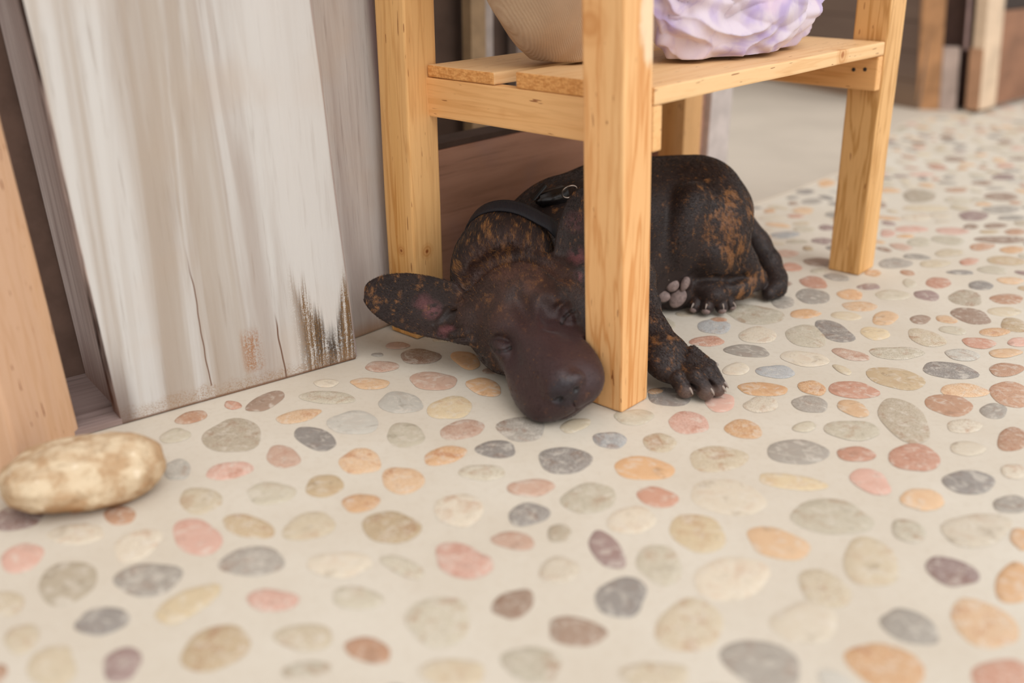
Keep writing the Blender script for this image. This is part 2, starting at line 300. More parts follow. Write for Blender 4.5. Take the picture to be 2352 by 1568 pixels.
# ---------------------------------------------------------------- bleached board wall on the left
LW = .058                                   # how far the old boards lean to the left per metre of height
lw = (-LW*math.cos(WA), LW*math.sin(WA))
def stains_main(n, co, a, b, c):
    X, Y, Z = n.sep(co)
    # unlean so that a stain follows the board
    x = n.math('MULTIPLY_ADD', Z, LW*math.cos(WA), X)
    wide = n.noise(n.coord((30, 30, .9)), 1.0, 3, .55, 1.0)
    left = n.math('MULTIPLY', n.step(x, .165, .12), n.step(wide, .42, .60, .0, 1))
    c = n.mix(n.math('MULTIPLY', left, .62), c, hexc('ad9884'))
    mid = n.math('MULTIPLY', n.math('MULTIPLY', n.step(x, .125, .140), n.step(x, .170, .155)), n.step(wide, .40, .55, .2, 1))
    c = n.mix(n.math('MULTIPLY', mid, .5), c, hexc('a58f80'))
    c = n.mix(n.step(x, .155, .205, 0, .45), c, hexc('ddd2c8'))
    fine = n.noise(n.coord((300, 300, 8)), 1.0, 4, .65)
    med = n.noise(n.coord((48, 48, 2.0)), 1.0, 3, .6)
    # rot at the foot of the board, in vertical tongues
    hgt = n.math('ADD', n.math('MULTIPLY', med, .20), n.math('MULTIPLY', fine, .06))
    rot = n.math('SUBTRACT', n.math('SUBTRACT', hgt, .052), Z)
    win = n.math('MULTIPLY', n.step(x, .176, .196), n.step(x, .262, .245))
    m = n.math('MULTIPLY', n.step(rot, -.012, .030), win)
    spec = n.noise(co, 700, 2, .7)
    m = n.math('MULTIPLY', m, n.step(n.math('ADD', fine, n.math('MULTIPLY', spec, .6)), .62, .86, .0, 1))
    c = n.mix(n.math('MULTIPLY', m, .93), c, n.mix(n.step(n.math('ADD', n.math('MULTIPLY', spec, .5), n.math('MULTIPLY', med, .5)), .42, .58), hexc('2e1c0e'), hexc('7a5426')))
    # orange patch
    px_ = n.math('MULTIPLY', n.step(x, .120, .130), n.step(x, .150, .138)); pz_ = n.math('MULTIPLY', n.step(Z, .012, .024), n.step(Z, .066, .048))
    c = n.mix(n.math('MULTIPLY', n.math('MULTIPLY', px_, pz_), n.step(n.math('ADD', fine, spec), .85, 1.15, 0, .9)), c, hexc('a5714a'))
    # damp edge along the ground
    low = n.math('SUBTRACT', n.math('MULTIPLY', n.noise(n.coord((40, 40, 40)), 1, 4, .6), .026), Z)
    c = n.mix(n.math('MULTIPLY', n.step(low, -.006, .006), n.step(spec, .42, .70, .10, .85)), c, hexc('a07a58'))
    c = n.mix(n.step(Z, .0035, .0012, 0, .8), c, hexc('7a5238'))
    # dark worn left corner
    e = n.math('MULTIPLY', n.step(x, .022, .006), n.step(Z, .10, .0, .0, .8))
    c = n.mix(e, c, hexc('6a5145'))
    # long dark splits
    for x0, zb, zt, wd in ((.131+.033, 0, .075, .0008), (.088, .015, .16, .0006)):
        wob = n.math('MULTIPLY_ADD', n.noise(n.coord((1, 1, 9)), 1.5, 2), .012, -.006)
        dx = n.math('ABSOLUTE', n.math('SUBTRACT', n.math('ADD', x, wob), x0))
        c = n.mix(n.math('MULTIPLY', n.step(dx, wd*1.6, wd*.4), n.math('MULTIPLY', n.step(Z, zt, zt*.7), n.step(Z, zb-.002, zb))), c, hexc('7a5a48'))
    return c
M_main = aged('bleached_board', 'd3cac1', 'b5a598', '94806f', 2, 1, stains_main, .5)
M_side = aged('bleached_board_side', 'bda89c', '97807a', '5a4238', 2, 1.4, None, .75)
def end_stains(n, co, a, b, c):
    s = n.noise(n.coord((1, 26, 9)), 1, 3, .6); X, Y, Z = n.sep(co)
    y = Y
    c = n.mix(n.math('MULTIPLY', n.step(y, .042, .018), n.step(s, .34, .56)), c, hexc('2c1c16'))
    rb = n.noise(n.coord((1, 420, 3)), 1, 2, .5)
    c = n.mix(n.step(rb, .5, .62, 0, .55), c, hexc('7d5c54'))
    return n.mix(n.step(Z, .07, .0, 0, .7), c, hexc('7a4a2e'))
M_end = aged('bleached_board_end', 'f0dfd6', 'd8c2bb', 'a2877c', 2, 1, end_stains, .4, 'b08c80')
def wall_obj(name, me, mats):
    o = link(name, me, mats); o.location = (W0[0], W0[1], 0); o.rotation_euler = (0, 0, WA); tag(o, kind='structure'); return o
HW = .75
me = box_mesh('wall_left', 0, .2455, 0, .022, 0, HW, lw, .0016, .0009, 3)
me2 = box_mesh('wall_left_edge', .004, .018, .0225, .118, 0, HW, lw, .001)
o = wall_obj('wall_left', me, [M_main, M_end])
for p in me.polygons:
    if p.normal.x < -.8: p.material_index = 1
o = wall_obj('wall_left_end', me2, M_end)
o.location.z = 0
# thin weathered cover strip beside the wide board
me = box_mesh('trim_1', .2458, .2500, .006, .02, 0, HW, (lw[0]*1.0, lw[1]), .0006, .0003)
wall_obj('trim_1', me, M_side)
# dark opening and sill left of the wall
me = box_mesh('trim_2', -.10, .012, .0, .125, 0, .006, (0, 0), .001, 0)
o = wall_obj('trim_2', me, aged('old_sill', '9d857c', '6f5850', '3f2c26', 0, 1, None, .8)); 
me = box_mesh('gap_backing', -.42, .022, .125, .15, 0, HW, lw, .001)
wall_obj('gap_backing', me, plain('gap_shade', '7a6256', .8))  # dark sheet added to stand in for the shaded gap
# ---------------------------------------------------------------- behind the stool
def stool_pt(u, v, z=0): return (STO[0]+u*SU[0]-v*SU[1], STO[1]+u*SU[1]+v*SU[0], z)
def stain_shade_second(n, co, a, b, c):
    X, Y, Z = n.sep(co)
    c = n.mix(n.step(Z, .022, .0, 0, .7), c, hexc('a87c55'))
    x = n.math('MULTIPLY_ADD', Z, .045, X)
    return n.mix(n.step(x, .020, .030, 0, .75), c, hexc('8d7478'))  # purple-grey right edge: shade beside the table leg, put into the colour
M_second = aged('bleached_board_narrow', 'cfc2b8', 'ae9c92', '85716a', 2, 1.2, stain_shade_second, .5)
M_low = aged('brown_board', 'cc9a80', 'a87c64', '805e4e', 0, 1, None, .5, 'a68c90')
def st_struct(name, me, m):
    o = link(name, me, m); o.location = (STO[0], STO[1], 0); o.rotation_euler = (0, 0, SA); return tag(o, kind='structure')
me = box_mesh('wall_left_narrow', -.16, .034, .330, .350, 0, .75, (-.045, .03), .003, .0005, 9)
st_struct('wall_left_narrow', me, M_second)
me = box_mesh('wall_back_low', .0345, .684, .336, .352, 0, .186, (0, 0), .0012, .0005)
st_struct('wall_back_low', me, M_low)
me = box_mesh('trim_3', .0345, .684, .338, .372, .186, .1935, (0, 0), .001)
st_struct('trim_3', me, plain('gap_shadow', '54433a', .8))  # dark strip added in place of the shadow gap above the low board
me = box_mesh('trim_4', .684, .748, .325, .375, 0, .75, (0, 0), .002)
st_struct('trim_4', me, plain('pale_painted_post', 'c9bfba', .6))
me = box_mesh('wall_back', -.25, .9, .62, .65, 0, .75, (0, 0), .001)
st_struct('wall_back', me, plain('shaded_panel', '6e5a4e', .8, .2, 8))  # dark brown base colour carries the shade of the recess
for i, (a, b, y0, cc) in enumerate(((.415, .447, .58, 'b99c78'), (.452, .485, .60, 'c4b8b0'), (.12, .14, .57, 'cdc2b4'), (.53, .56, .59, '9a8a80'))):
    me = box_mesh('trim_%d' % (5+i), a, b, y0, y0+.019, 0, .75, (0, 0), .001)
    st_struct('trim_%d' % (5+i), me, plain('strip_%s' % cc, cc, .6))
# ---------------------------------------------------------------- far corner
def seg_box(name, p, q, th, z0, z1, m, kind='structure', bev=.002):
    d = math.hypot(q[0]-p[0], q[1]-p[1]); o = link(name, box_mesh(name, 0, d, 0, th, z0, z1, (0, 0), bev), m)
    o.location = (p[0], p[1], 0); o.rotation_euler = (0, 0, math.atan2(q[1]-p[1], q[0]-p[0])); tag(o, kind=kind); return o
n = N('dark_planks', .8, .15); co = n.coord(); X, Y, Z = n.sep(co)
pl = n.math('PINGPONG', Z, .035); c = n.mix(n.step(pl, .003, .0), n.mix(n.noise(n.coord((3, 3, 30)), 1, 3), hexc('7d6a5c'), hexc('65534a')), hexc('40322c'))
c = n.mix(n.step(Z, .10, .02, 0, .5), c, hexc('94785e')); n.color(c); M_dpl = n.m
seg_box('wall_far', (.20, 4.15), (1.012, 2.515), .03, 0, .9, M_dpl)

def far_box(name, p, q, th, z0, z1, m, lean=.09, bev=.003):
    d = math.hypot(q[0]-p[0], q[1]-p[1]); a = math.atan2(q[1]-p[1], q[0]-p[0])
    o = link(name, box_mesh(name, 0, d, 0, th, z0, z1, (-lean*math.cos(a), lean*math.sin(a)), bev), m)
    o.location = (p[0], p[1], 0); o.rotation_euler = (0, 0, a); tag(o, kind='structure'); return o
F1, F2, F3, F4, F5 = (1.010, 2.520), (1.062, 2.508), (1.100, 2.498), (1.118, 2.490), (1.145, 2.470)
far_box('trim_10', F1, F2, .05, 0, .9, plain('far_post', 'c08e62', .6, .25, 12))
far_box('trim_11', F2, F3, .03, 0, .155, plain('far_white_board', 'b9a498', .6, .2, 12))
far_box('wall_far_dark', (1.05, 2.56), (1.19, 2.535), .02, .0, .9, plain('far_dark', '5a443c', .8, .2, 10))
far_box('trim_12', (1.106, 2.492), (1.113, 2.490), .008, .15, .9, plain('far_rod', 'a88c86', .5))
far_box('trim_13', F4, F5, .03, .008, .155, plain('far_tan', 'b78c6c', .6, .15, 12))
far_box('trim_14', F5, (1.215, 2.535), .03, .008, .9, plain('far_pale_board', 'd9bfa2', .6, .15, 9))
far_box('wall_right_far', (1.215, 2.536), (1.75, 3.02), .03, .012, .235, plain('far_brown', '946a50', .7, .2, 8))
far_box('wall_right_far_upper', (1.215, 2.55), (1.75, 3.034), .03, .235, .9, plain('far_black', '3a302b', .8))
# ---------------------------------------------------------------- the pine post and the stone in front
P0 = np.array([-.3885, .797]); PD = np.array([-.017, -.105]); PD = PD/np.linalg.norm(PD); pa = math.atan2(PD[1], PD[0])
M_post = pine('orange_pine', 2, 'd2b294', 'c29c78', (), tint='fbf2ee', vein=.4)
o = link('wooden_post', box_mesh('wooden_post', 0, .083, -.07, 0, 0, .6, (.058*.16, -.058), .003, .0005, 5), M_post)
o.location = (P0[0], P0[1], 0); o.rotation_euler = (0, 0, pa)
tag(o, 'blurred orange-toned pine post at the left edge of the picture, behind the loose stone', 'post')

def stone_mesh():
    bm = bmesh.new(); bmesh.ops.create_icosphere(bm, subdivisions=6, radius=1)
    for v in bm.verts:
        p = v.co.copy()
        q = Vector((math.copysign(abs(p.x)**.86, p.x), math.copysign(abs(p.y)**.92, p.y), math.copysign(abs(p.z)**.85, p.z)))
        q.x *= .0615; q.y *= .039; q.z *= .0250
        q.z *= 1 - .10*(p.x < 0)*abs(p.x) + .12*max(0, p.x)
        q.y *= 1 - .18*p.x
        q += p*(.0035*mnoise.noise(p*1.6) + .0015*mnoise.noise(p*4) + .0004*mnoise.noise(p*16))
        q.z = q.z+.0240
        if q.z < .0005: q.z = .0005
        v.co = q
    me = bpy.data.meshes.new('stone'); bm.to_mesh(me); bm.free()
    me.polygons.foreach_set('use_smooth', [True]*len(me.polygons)); return me
n = N('river_stone', .75, .2); co = n.coord()
a = n.noise(co, 45, 4, .6, .5); b = n.noise(co, 160, 4, .7)
X, Y, Z = n.sep(co)
c = n.mix(n.step(a, .38, .62), hexc('b19270'), hexc('cfbb9d'))
c = n.mix(n.step(b, .5, .75, 0, .6), c, hexc('8f7456'))
c = n.mix(n.step(n.math('MULTIPLY_ADD', a, .03, Z), .036, .018, 0, .75), c, hexc('9a6c40'))
c = n.mix(n.step(n.noise(co, 90, 2), .66, .72, 0, .5), c, hexc('e8d8c0'))
n.color(c); n.bump(b, .5, .002)
o = link('stone', stone_mesh(), n.m); cst = atz(203, 1140); o.location = (-.337, .688, 0); o.rotation_euler = (0, 0, math.radians(20))
tag(o, 'loose rounded tan river stone lying on the floor against the wooden post', 'stone')

# ---------------------------------------------------------------- the pine shelf stool
stool = empty('shelf_stool', (STO[0], STO[1], 0), SA)
tag(stool, 'orange-toned pine table with a low slatted shelf, standing over the sleeping dog', 'table')
LG = .0425; SH = .62
def leg(u0, v0, lu, lv, m, seed, wu=LG, wv=LG):
    me = box_mesh('leg', u0, u0+wu, v0, v0+wv, 0, SH, (lu, lv), .0022, .0007, seed)
    return link('leg', me, m, stool)
kA = [(.015, 0.0, .335, .011), (.028, .0, .30, .006)]
M_legA = pine('pine_front', 2, 'e5b076', 'cf8f52', [(-.012, .035, .350, .011)], '9a5c30', vein=.95)
M_legB = pine('pine_left', 2, 'e2ab66', 'c98a42', [(.020, .276, .098, .0050), (.0, .297, .099, .0038)], '8e4a22', vein=.9)
M_legC = pine('pine_right', 2, 'dcac70', 'b98648', [], vein=.8)
M_legD = pine('pine_rear', 2, 'd39a58', 'b87f3e', [], vein=.4)
M_u = pine('pine_shelf', 0, 'e6be8c', 'd5a068', [(.40, .0, .292, .008)], 'a86a38', vein=.5)
M_v = pine('pine_rail', 1, 'e6ae70', 'cf9250', [(.04, .175, .257, .006)], '7a3a18', vein=.6)
leg(0, 0, -.062, 0, M_legA, 11)
leg(0, .276, 0, .004, M_legB, 22)
leg(.5335, 0, -.048, 0, M_legC, 33, wu=.048)
leg(.5335, .276, -.03, 0, M_legD, 44, wu=.047)
# shelf boards with their ends over the side rails, and the rails
def sh_box(name, u0, u1, v0, v1, z0, z1, m, seed=0, bev=.0018, parent=None):
    return link(name, box_mesh(name, u0, u1, v0, v1, z0, z1, (-.055, 0), bev, .0005, seed), m, parent or stool)
sh_box('side_rail', .0430, .0570, .001, .279, .2405, .2805, M_v, 3)
rr = sh_box('side_rail', .5190, .5335, .001, .279, .2400, .2805, M_v, 4)
for vv in (.016, .030):
    bm = bmesh.new(); bmesh.ops.create_uvsphere(bm, u_segments=16, v_segments=8, radius=.0024)
    me = bpy.data.meshes.new('screw'); bmesh.ops.scale(bm, vec=(.35, 1, 1), verts=bm.verts); bm.to_mesh(me); bm.free()
    s_ = link('screw', me, plain('screw_steel', '3a302c', .4, .1), rr); s_.location = (.5190-.055*.262, vv, .264-.1*(vv-.02))
n = N('pine_end_grain', .6, .25); co = n.coord()
g1 = n.noise(n.coord((1, 120, 420), rot=(.5, 0, 0)), 1, 3, .6); g2 = n.noise(co, 420, 3, .6)
n.color(n.mix(n.step(g2, .4, .72, 0, .6), n.mix(n.step(g1, .4, .65), hexc('e3a968'), hexc('c98a4c')), hexc('b87a40'))); n.bump(g2, .4, .001); M_endg = n.m
for a_ in ((.0430, .5330, .0005, .156, .2810, .2965, 6), (.0430, .5330, .1835, .2745, .2810, .2930, 7)):
    b_ = sh_box('shelf_board', *a_[:6], M_u, a_[6]); b_.data.materials.append(M_endg)
    for p in b_.data.polygons:
        if abs(p.normal.x) > .8: p.material_index = 1
# the table top (above the picture)
for k in range(3):
    link('top_board', box_mesh('top_board', -.06, .60, -.03+k*.127, .092+k*.127, SH+.0005, SH+.0185, (0, 0), .002, .0004, 50+k), M_u, stool)
# pale patch on the front leg
nA = M_legA.node_tree; bs = nA.nodes['Principled BSDF']; old = bs.inputs['Base Color'].links[0].from_socket
q = N.__new__(N); q.m = M_legA; q.t = nA; q.b = bs
co = q.coord(); d = q.n('ShaderNodeVectorMath', operation='DISTANCE'); q.put(d.inputs[0], q.coord((1, 0, .55))); d.inputs[1].default_value = (.020, 0, .352*.55)
nz = q.noise(co, 60, 3); m_ = q.step(q.math('MULTIPLY_ADD', nz, .014, d.outputs['Value']), .030, .023, 0, .75)
q.color(q.mix(m_, old, hexc('ecd6b4')))

# ---------------------------------------------------------------- canvas sack and the lavender cloth on the shelf
def st_local(o):
    o.location = (STO[0], STO[1], 0); o.rotation_euler = (0, 0, SA); return o
n = N('canvas', .85, .1); co = n.coord(rot=(0.3, 0.5, .35))
rib = n.n('ShaderNodeTexWave'); n.put(rib.inputs[0], co); rib.inputs['Scale'].default_value = 210; rib.inputs['Distortion'].default_value = 1.5; rib.inputs['Detail'].default_value = 2; rib.inputs['Detail Scale'].default_value = .6
f = n.noise(n.coord(), 14, 3, .5); g = n.noise(n.coord((900, 300, 900)), 1, 2)
c = n.mix(n.step(f, .3, .7), hexc('bea488'), hexc('a88e76')); c = n.mix(n.math('MULTIPLY', rib.outputs['Fac'], .22), c, hexc('cfb79b'))
c = n.mix(n.step(g, .45, .8, 0, .35), c, hexc('a68c72'))
n.color(c); n.bump(n.math('ADD', rib.outputs['Fac'], g), .35, .0012); M_canvas = n.m
def sack_mesh():
    bm = bmesh.new(); bmesh.ops.create_icosphere(bm, subdivisions=6, radius=1)
    for v in bm.verts:
        p = v.co.copy(); q = p.copy()
        kz = 1-.22*max(0, -p.z)**1.5; q.x = p.x*.102*kz; q.y = p.y*.090*kz; q.z = p.z*.150
        q += p*(.005*mnoise.noise(p*1.8)+.002*mnoise.noise(Vector((p.x*9, p.y*2, p.z*4))))
        if q.z < -.135: q.z = -.135+(q.z+.135)*.06
        v.co = q
    me = bpy.data.meshes.new('canvas_sack'); bm.to_mesh(me); bm.free(); me.polygons.foreach_set('use_smooth', [True]*len(me.polygons)); return me
so = link('canvas_sack', sack_mesh(), M_canvas)
sp = stool_pt(.118, .172); so.location = (sp[0], sp[1], .2975+.137); so.rotation_euler = (0, 0, SA)
tag(so, 'plump beige canvas sack sitting on the low shelf behind the front leg', 'sack')
def cloth_mesh():
    G = Vector((.80, -.42, .42)).normalized(); G1 = G.orthogonal().normalized(); G2 = G.cross(G1)
    bm = bmesh.new(); bmesh.ops.create_icosphere(bm, subdivisions=7, radius=1)
    for v in bm.verts:
        p = v.co.copy()
        q = Vector((p.x*.142, p.y*.056, p.z*.074))
        w1 = nvec(p*1.1+Vector((4, 1, 2)))*1.6
        d = p-G*p.dot(G); th = math.atan2(d.dot(G1), d.dot(G2)); near = max(0, min(1, (p.dot(G)+.35)/1.1))
        f1 = math.sqrt(abs(math.sin(2.6*th+1.9*w1.x+.4)))
        f2 = math.sqrt(abs(math.sin(6.1*th+2.6*w1.y+2.2*near)))
        f3 = math.sqrt(abs(mnoise.noise(Vector((p.x*1.1+w1.x*.7+3, p.y*1.4, p.z*2.3+w1.y*.8)))))
        f4 = math.sqrt(abs(mnoise.noise(Vector((p.x*3.1+w1.z*1.5, p.y*3+4, p.z*3.6+w1.x)))))
        h = near*(.016*f1+.006*f2)+(1-near)*(.015*f3)+.012*(1-1.7*abs(mnoise.noise(Vector((p.x*1.6+w1.y, p.y*2+8, p.z*3.4+w1.x)))))+.005*f4*f4-.018
        q += p*h
        q.z += .018*max(0, p.x)**2
        if q.z < -.047: q.z = -.047+(q.z+.047)*.06
        v.co = q
    me = bpy.data.meshes.new('lavender_cloth'); bm.to_mesh(me); bm.free(); me.polygons.foreach_set('use_smooth', [True]*len(me.polygons)); return me
n = N('tie_dye', .8, .1); co = n.coord()
a = n.noise(co, 17, 3, .5, 1.2); b = n.noise(co, 34, 3, .6, .8)
c = n.mix(n.step(a, .40, .62), hexc('cfc2cc'), hexc('b09ec2')); c = n.mix(n.step(b, .56, .76, 0, .4), c, hexc('8d7cb4'))
c = n.mix(n.step(n.noise(n.coord(loc=(3, 1, 2)), 20, 2), .55, .72, 0, .5), c, hexc('dcc2cc'))
n.color(c); n.bump(n.noise(co, 700, 2), .15, .0006)
n.b.inputs['Sheen Weight'].default_value = .2; M_cloth = n.m
co_ = link('lavender_cloth', cloth_mesh(), M_cloth)
sp = stool_pt(.290, .078); co_.location = (sp[0], sp[1], .2975+.0505); co_.rotation_euler = (0, 0, SA)
tag(co_, 'crumpled lavender and white tie-dyed cloth heaped on the pine shelf', 'cloth')

# ---------------------------------------------------------------- the sleeping dog: one continuous skin grown from a distance field
import os
VOX = 0.0012
LO = np.array([-.155, .765, -.004]); HI = np.array([.375, 1.335, .205])
NN = np.ceil((HI-LO)/VOX).astype(int)+1
GX, GY, GZ = [(LO[i]+VOX*np.arange(NN[i])).astype(np.float32) for i in range(3)]
FD = np.full(tuple(NN), .05, np.float32)
def block(lo, hi, m):
    a = np.maximum(np.floor((np.array(lo)-m-LO)/VOX).astype(int), 0); b = np.minimum(np.ceil((np.array(hi)+m-LO)/VOX).astype(int)+1, NN)
    if (b <= a).any(): return None
    s = tuple(slice(a[i], b[i]) for i in range(3))
    return s, GX[s[0]][:, None, None], GY[s[1]][None, :, None], GZ[s[2]][None, None, :]
def smin(a, b, k):
    h = np.maximum(k-np.abs(a-b), 0)/k; return np.minimum(a, b)-h*h*k*.25
def put(s, d, k, op):
    if op == 'add': FD[s] = smin(FD[s], d, k)
    elif op == 'cut': FD[s] = -smin(-FD[s], d, k)
def cone(p, q, r0, r1, k=.012, op='add', flat=None):
    p, q = np.array(p, float), np.array(q, float); R = max(r0, r1)
    bl = block(np.minimum(p, q)-R, np.maximum(p, q)+R, k+.008)
    if bl is None: return
    s, X, Y, Z = bl; ab = q-p; L = ab@ab
    h = np.clip(((X-p[0])*ab[0]+(Y-p[1])*ab[1]+(Z-p[2])*ab[2])/L, 0, 1)
    d = np.sqrt((X-p[0]-h*ab[0])**2+(Y-p[1]-h*ab[1])**2+(Z-p[2]-h*ab[2])**2)-(r0+(r1-r0)*h)
    put(s, d.astype(np.float32), k, op)
def chain(P, k=.014, op='add'):
    for a, b in zip(P[:-1], P[1:]): cone(a[:3], b[:3], a[3], b[3], k, op)
def ell(c, r, M=np.eye(3), k=.012, op='add'):
    """ellipsoid; rows of M are its axes in the world"""
    c = np.array(c, float); r = np.array(r, float); ext = np.sqrt(((M*r[:, None])**2).sum(0))
    bl = block(c-ext, c+ext, k+.008)
    if bl is None: return
    s, X, Y, Z = bl; dx, dy, dz = X-c[0], Y-c[1], Z-c[2]; k0 = 0; k1 = 0
    for i in range(3):
        t = (dx*M[i, 0]+dy*M[i, 1]+dz*M[i, 2]); k0 = k0+(t/r[i])**2; k1 = k1+(t/r[i]**2)**2
    k0 = np.sqrt(k0); d = k0*(k0-1)/np.maximum(np.sqrt(k1), 1e-6)
    put(s, d.astype(np.float32), k, op)
def unit(v): v = np.array(v, float); return v/np.linalg.norm(v)
def frame(f, up):
    f = unit(f); up = np.array(up, float); up = unit(up-f*(up@f)); r = np.cross(f, up); return np.array([f, r, up])
def leaf(root, tip, nrm, W, th, cup, k=.006, over=.12, curl=0.0, shape=1.0):
    """an ear: a cupped, curved leaf of skin"""
    root, tip = np.array(root, float), np.array(tip, float); L = np.linalg.norm(tip-root)
    M = frame(tip-root, nrm)
    bl = block(np.minimum(root, tip)-W*1.1, np.maximum(root, tip)+W*1.1, .006)
    s, X, Y, Z = bl; dx, dy, dz = X-root[0], Y-root[1], Z-root[2]
    a = (dx*M[0, 0]+dy*M[0, 1]+dz*M[0, 2])/L; t = dx*M[1, 0]+dy*M[1, 1]+dz*M[1, 2]; n = dx*M[2, 0]+dy*M[2, 1]+dz*M[2, 2]
    ac = .40
    w = np.where(a > ac, np.sqrt(np.maximum(1-np.maximum((a-ac)/(1-ac), 0)**2.3, 0)), 1-.14*((ac-a)/ac)**2)*W
    d2 = np.maximum((np.abs(t)-w)*.8, (a-1)*L*.6); d2 = np.maximum(d2, (-a-over)*L)
    srf = cup*(t/W)**2*(1.15-a) + curl*a*a
    d3 = np.abs(n-srf)-th*(1.7-1.05*np.clip(a, 0, 1))
    kk = .004; h = np.maximum(kk-np.abs(d2-d3), 0)/kk; d = np.maximum(d2, d3)+h*h*kk*.25
    put(s, d.astype(np.float32), k, 'add')

def W3(px, py, Y, r=None):
    p = at(px, py, Y); return (p[0], p[1], p[2]) if r is None else (p[0], p[1], p[2], r)

# trunk lying behind the front table leg
chain([W3(1200, 575, 1.050, .048), W3(1300, 545, 1.100, .063), W3(1400, 520, 1.150, .071), W3(1500, 502, 1.185, .068), W3(1590, 480, 1.205, .056)], .03)
chain([W3(1240, 640, 1.05, .040), W3(1360, 640, 1.09, .045), W3(1450, 610, 1.13, .045), W3(1540, 590, 1.15, .038)], .03)
# scruff: the neck folds up in front of the collar
ell(W3(1162, 588, 1.000), (.050, .048, .049), frame((1, .3, 0), (0, 0, 1)), .012)
ell(W3(1085, 640, .985), (.022, .030, .040), np.eye(3), .016)
# belly fold and ribs seen right of the table leg
ell(W3(1552, 548, 1.122), (.033, .034, .066), frame((1, .25, -.30), (0, 0, 1)), .006)
# shoulder behind the table leg, fore leg stretched forward
chain([W3(1400, 560, 1.08, .044), W3(1440, 640, 1.015, .028), W3(1462, 700, .975, .0215), W3(1488, 765, .937, .0190), W3(1524, 808, .912, .0200)], .014)
ell(W3(1536, 826, .902), (.028, .029, .0165), frame(unit(W3(1610, 880, .875)-np.array(W3(1520, 790, .91))), (0, 0, 1)), .009)
TO = [((1528, 852, .890), (1574, 902, .868), .0090), ((1558, 842, .890), (1621, 900, .864), .0098), ((1584, 826, .893), (1650, 869, .872), .0088), ((1590, 808, .903), (1658, 838, .884), .0076)]
toe_front = []
for (a, b, r) in TO:
    A_, B_ = np.array(W3(*a)), np.array(W3(*b)); A_[2] = max(A_[2], .014); B_[2] = r*1.0
    mid = A_*.42+B_*.58; mid[2] += .0050
    chain([(*A_, r*.86), (*mid, r*.94), (*B_, r*.86)], .0012); toe_front.append((A_, B_, r))
for (a, b) in zip(toe_front[:-1], toe_front[1:]):     # webs between the toes
    m0 = (a[0]+b[0])/2*.55+(a[1]+b[1])/2*.45; m1 = (a[1]+b[1])/2*1.1-(a[0]+b[0])/2*.1; m0[2] = .0225; m1[2] = .013
    cone(m0, m1, .0010, .0026, .003, 'cut')
# hind leg: haunch, shank, hock, foot
knee = W3(1630, 585, 1.122); hock = W3(1732, 640, 1.150)
chain([(*W3(1608, 464, 1.184), .049), (*W3(1622, 490, 1.168), .047)], .035)
chain([(*W3(1622, 490, 1.168), .046), (*W3(1638, 520, 1.150), .043), (*knee, .026)], .014)
chain([(*W3(1662, 552, 1.140), .031), (*W3(1698, 600, 1.142), .0200), (*hock, .0150)], .007)
ell(W3(1672, 492, 1.19), (.031, .030, .038), np.eye(3), .010)
ell(W3(1740, 640, 1.152), (.009, .009, .012), np.eye(3), .005)
chain([(*hock, .0135), (*W3(1700, 664, 1.122), .0122), (*W3(1655, 668, 1.116), .0140)], .003)
ell(W3(1634, 674, 1.108), (.019, .021, .0145), frame((-.8, -.6, 0), (0, 0, 1)), .003)
HT = [((1618, 668, 1.112), (1596, 694, 1.098), .0076), ((1634, 670, 1.106), (1624, 697, 1.092), .0086), ((1652, 670, 1.106), (1658, 694, 1.094), .0082), ((1664, 668, 1.112), (1680, 684, 1.106), .0066)]
toe_hind = []
for (a, b, r) in HT:
    A_, B_ = np.array(W3(*a)), np.array(W3(*b)); B_[2] = r*1.2; A_[2] = max(A_[2], r*1.9)
    chain([(*A_, r*.95), (*B_, r*.92)], .0010); toe_hind.append((A_, B_, r))
# the other hind foot, its sole towards us
chain([W3(1650, 610, 1.14, .028), W3(1610, 640, 1.128, .022), W3(1575, 662, 1.122, .018)], .012)
ell(W3(1548, 676, 1.112), (.023, .012, .022), frame((1, .1, 0), (0, 0, 1)), .006)
SO = [((1543, 656, 1.101), .0082), ((1519, 680, 1.099), .0082), ((1574, 652, 1.104), .0062), ((1514, 655, 1.106), .0066)]
for (a, r) in SO: ell(W3(*a), (r*1.15, r*.8, r*1.15), np.eye(3), .003)
# tail round the hock
tail = [W3(1708, 520, 1.215, .017), W3(1738, 560, 1.205, .0165), W3(1764, 602, 1.190, .0155), W3(1779, 640, 1.172, .0145), W3(1781, 666, 1.155, .0125), W3(1764, 688, 1.142, .0080)]
tail = [(a[0], a[1], max(a[2], a[3]+.001), a[3]) for a in tail]
chain(tail, .006)

# head
S = np.array(W3(1203, 705, .952)); NO = np.array(W3(1300, 908, .803))
NO[2] = max(NO[2], .030)
rollv = (-math.sin(math.radians(27)), 0, math.cos(math.radians(27)))
HM = frame(NO-S, rollv); HF, HR, HU = HM
HR = -HR if HR[0] < 0 else HR
HM = np.array([HF, HR, HU])
HL = np.linalg.norm(NO-S)
def hd(f, r, u): return S+HF*f*HL/.165+HR*r+HU*u
def hell(f, r, u, a, b, c, k=.012, op='add', M=None): ell(hd(f, r, u), (a, b, c), HM if M is None else M, k, op)
hell(-.004, 0, .001, .061, .0590, .0525, .003)
hell(-.032, 0, .010, .033, .038, .036, .010)
for s in (-1, 1):
    hell(.022, s*.0335, -.012, .038, .030, .033, .016)
    hell(.043, s*.0265, .0235, .020, .0145, .0115, .010)
cone(hd(.035, 0, -.004), hd(.128, 0, -.010), .041, .0310, .018)
cone(hd(.050, 0, .013), hd(.148, 0, .005), .0175, .0165, .012)
for s in (-1, 1):
    hell(.122, s*.0190, -.013, .034, .0220, .0225, .010)
    hell(.088, s*.027, -.012, .036, .0175, .022, .014)
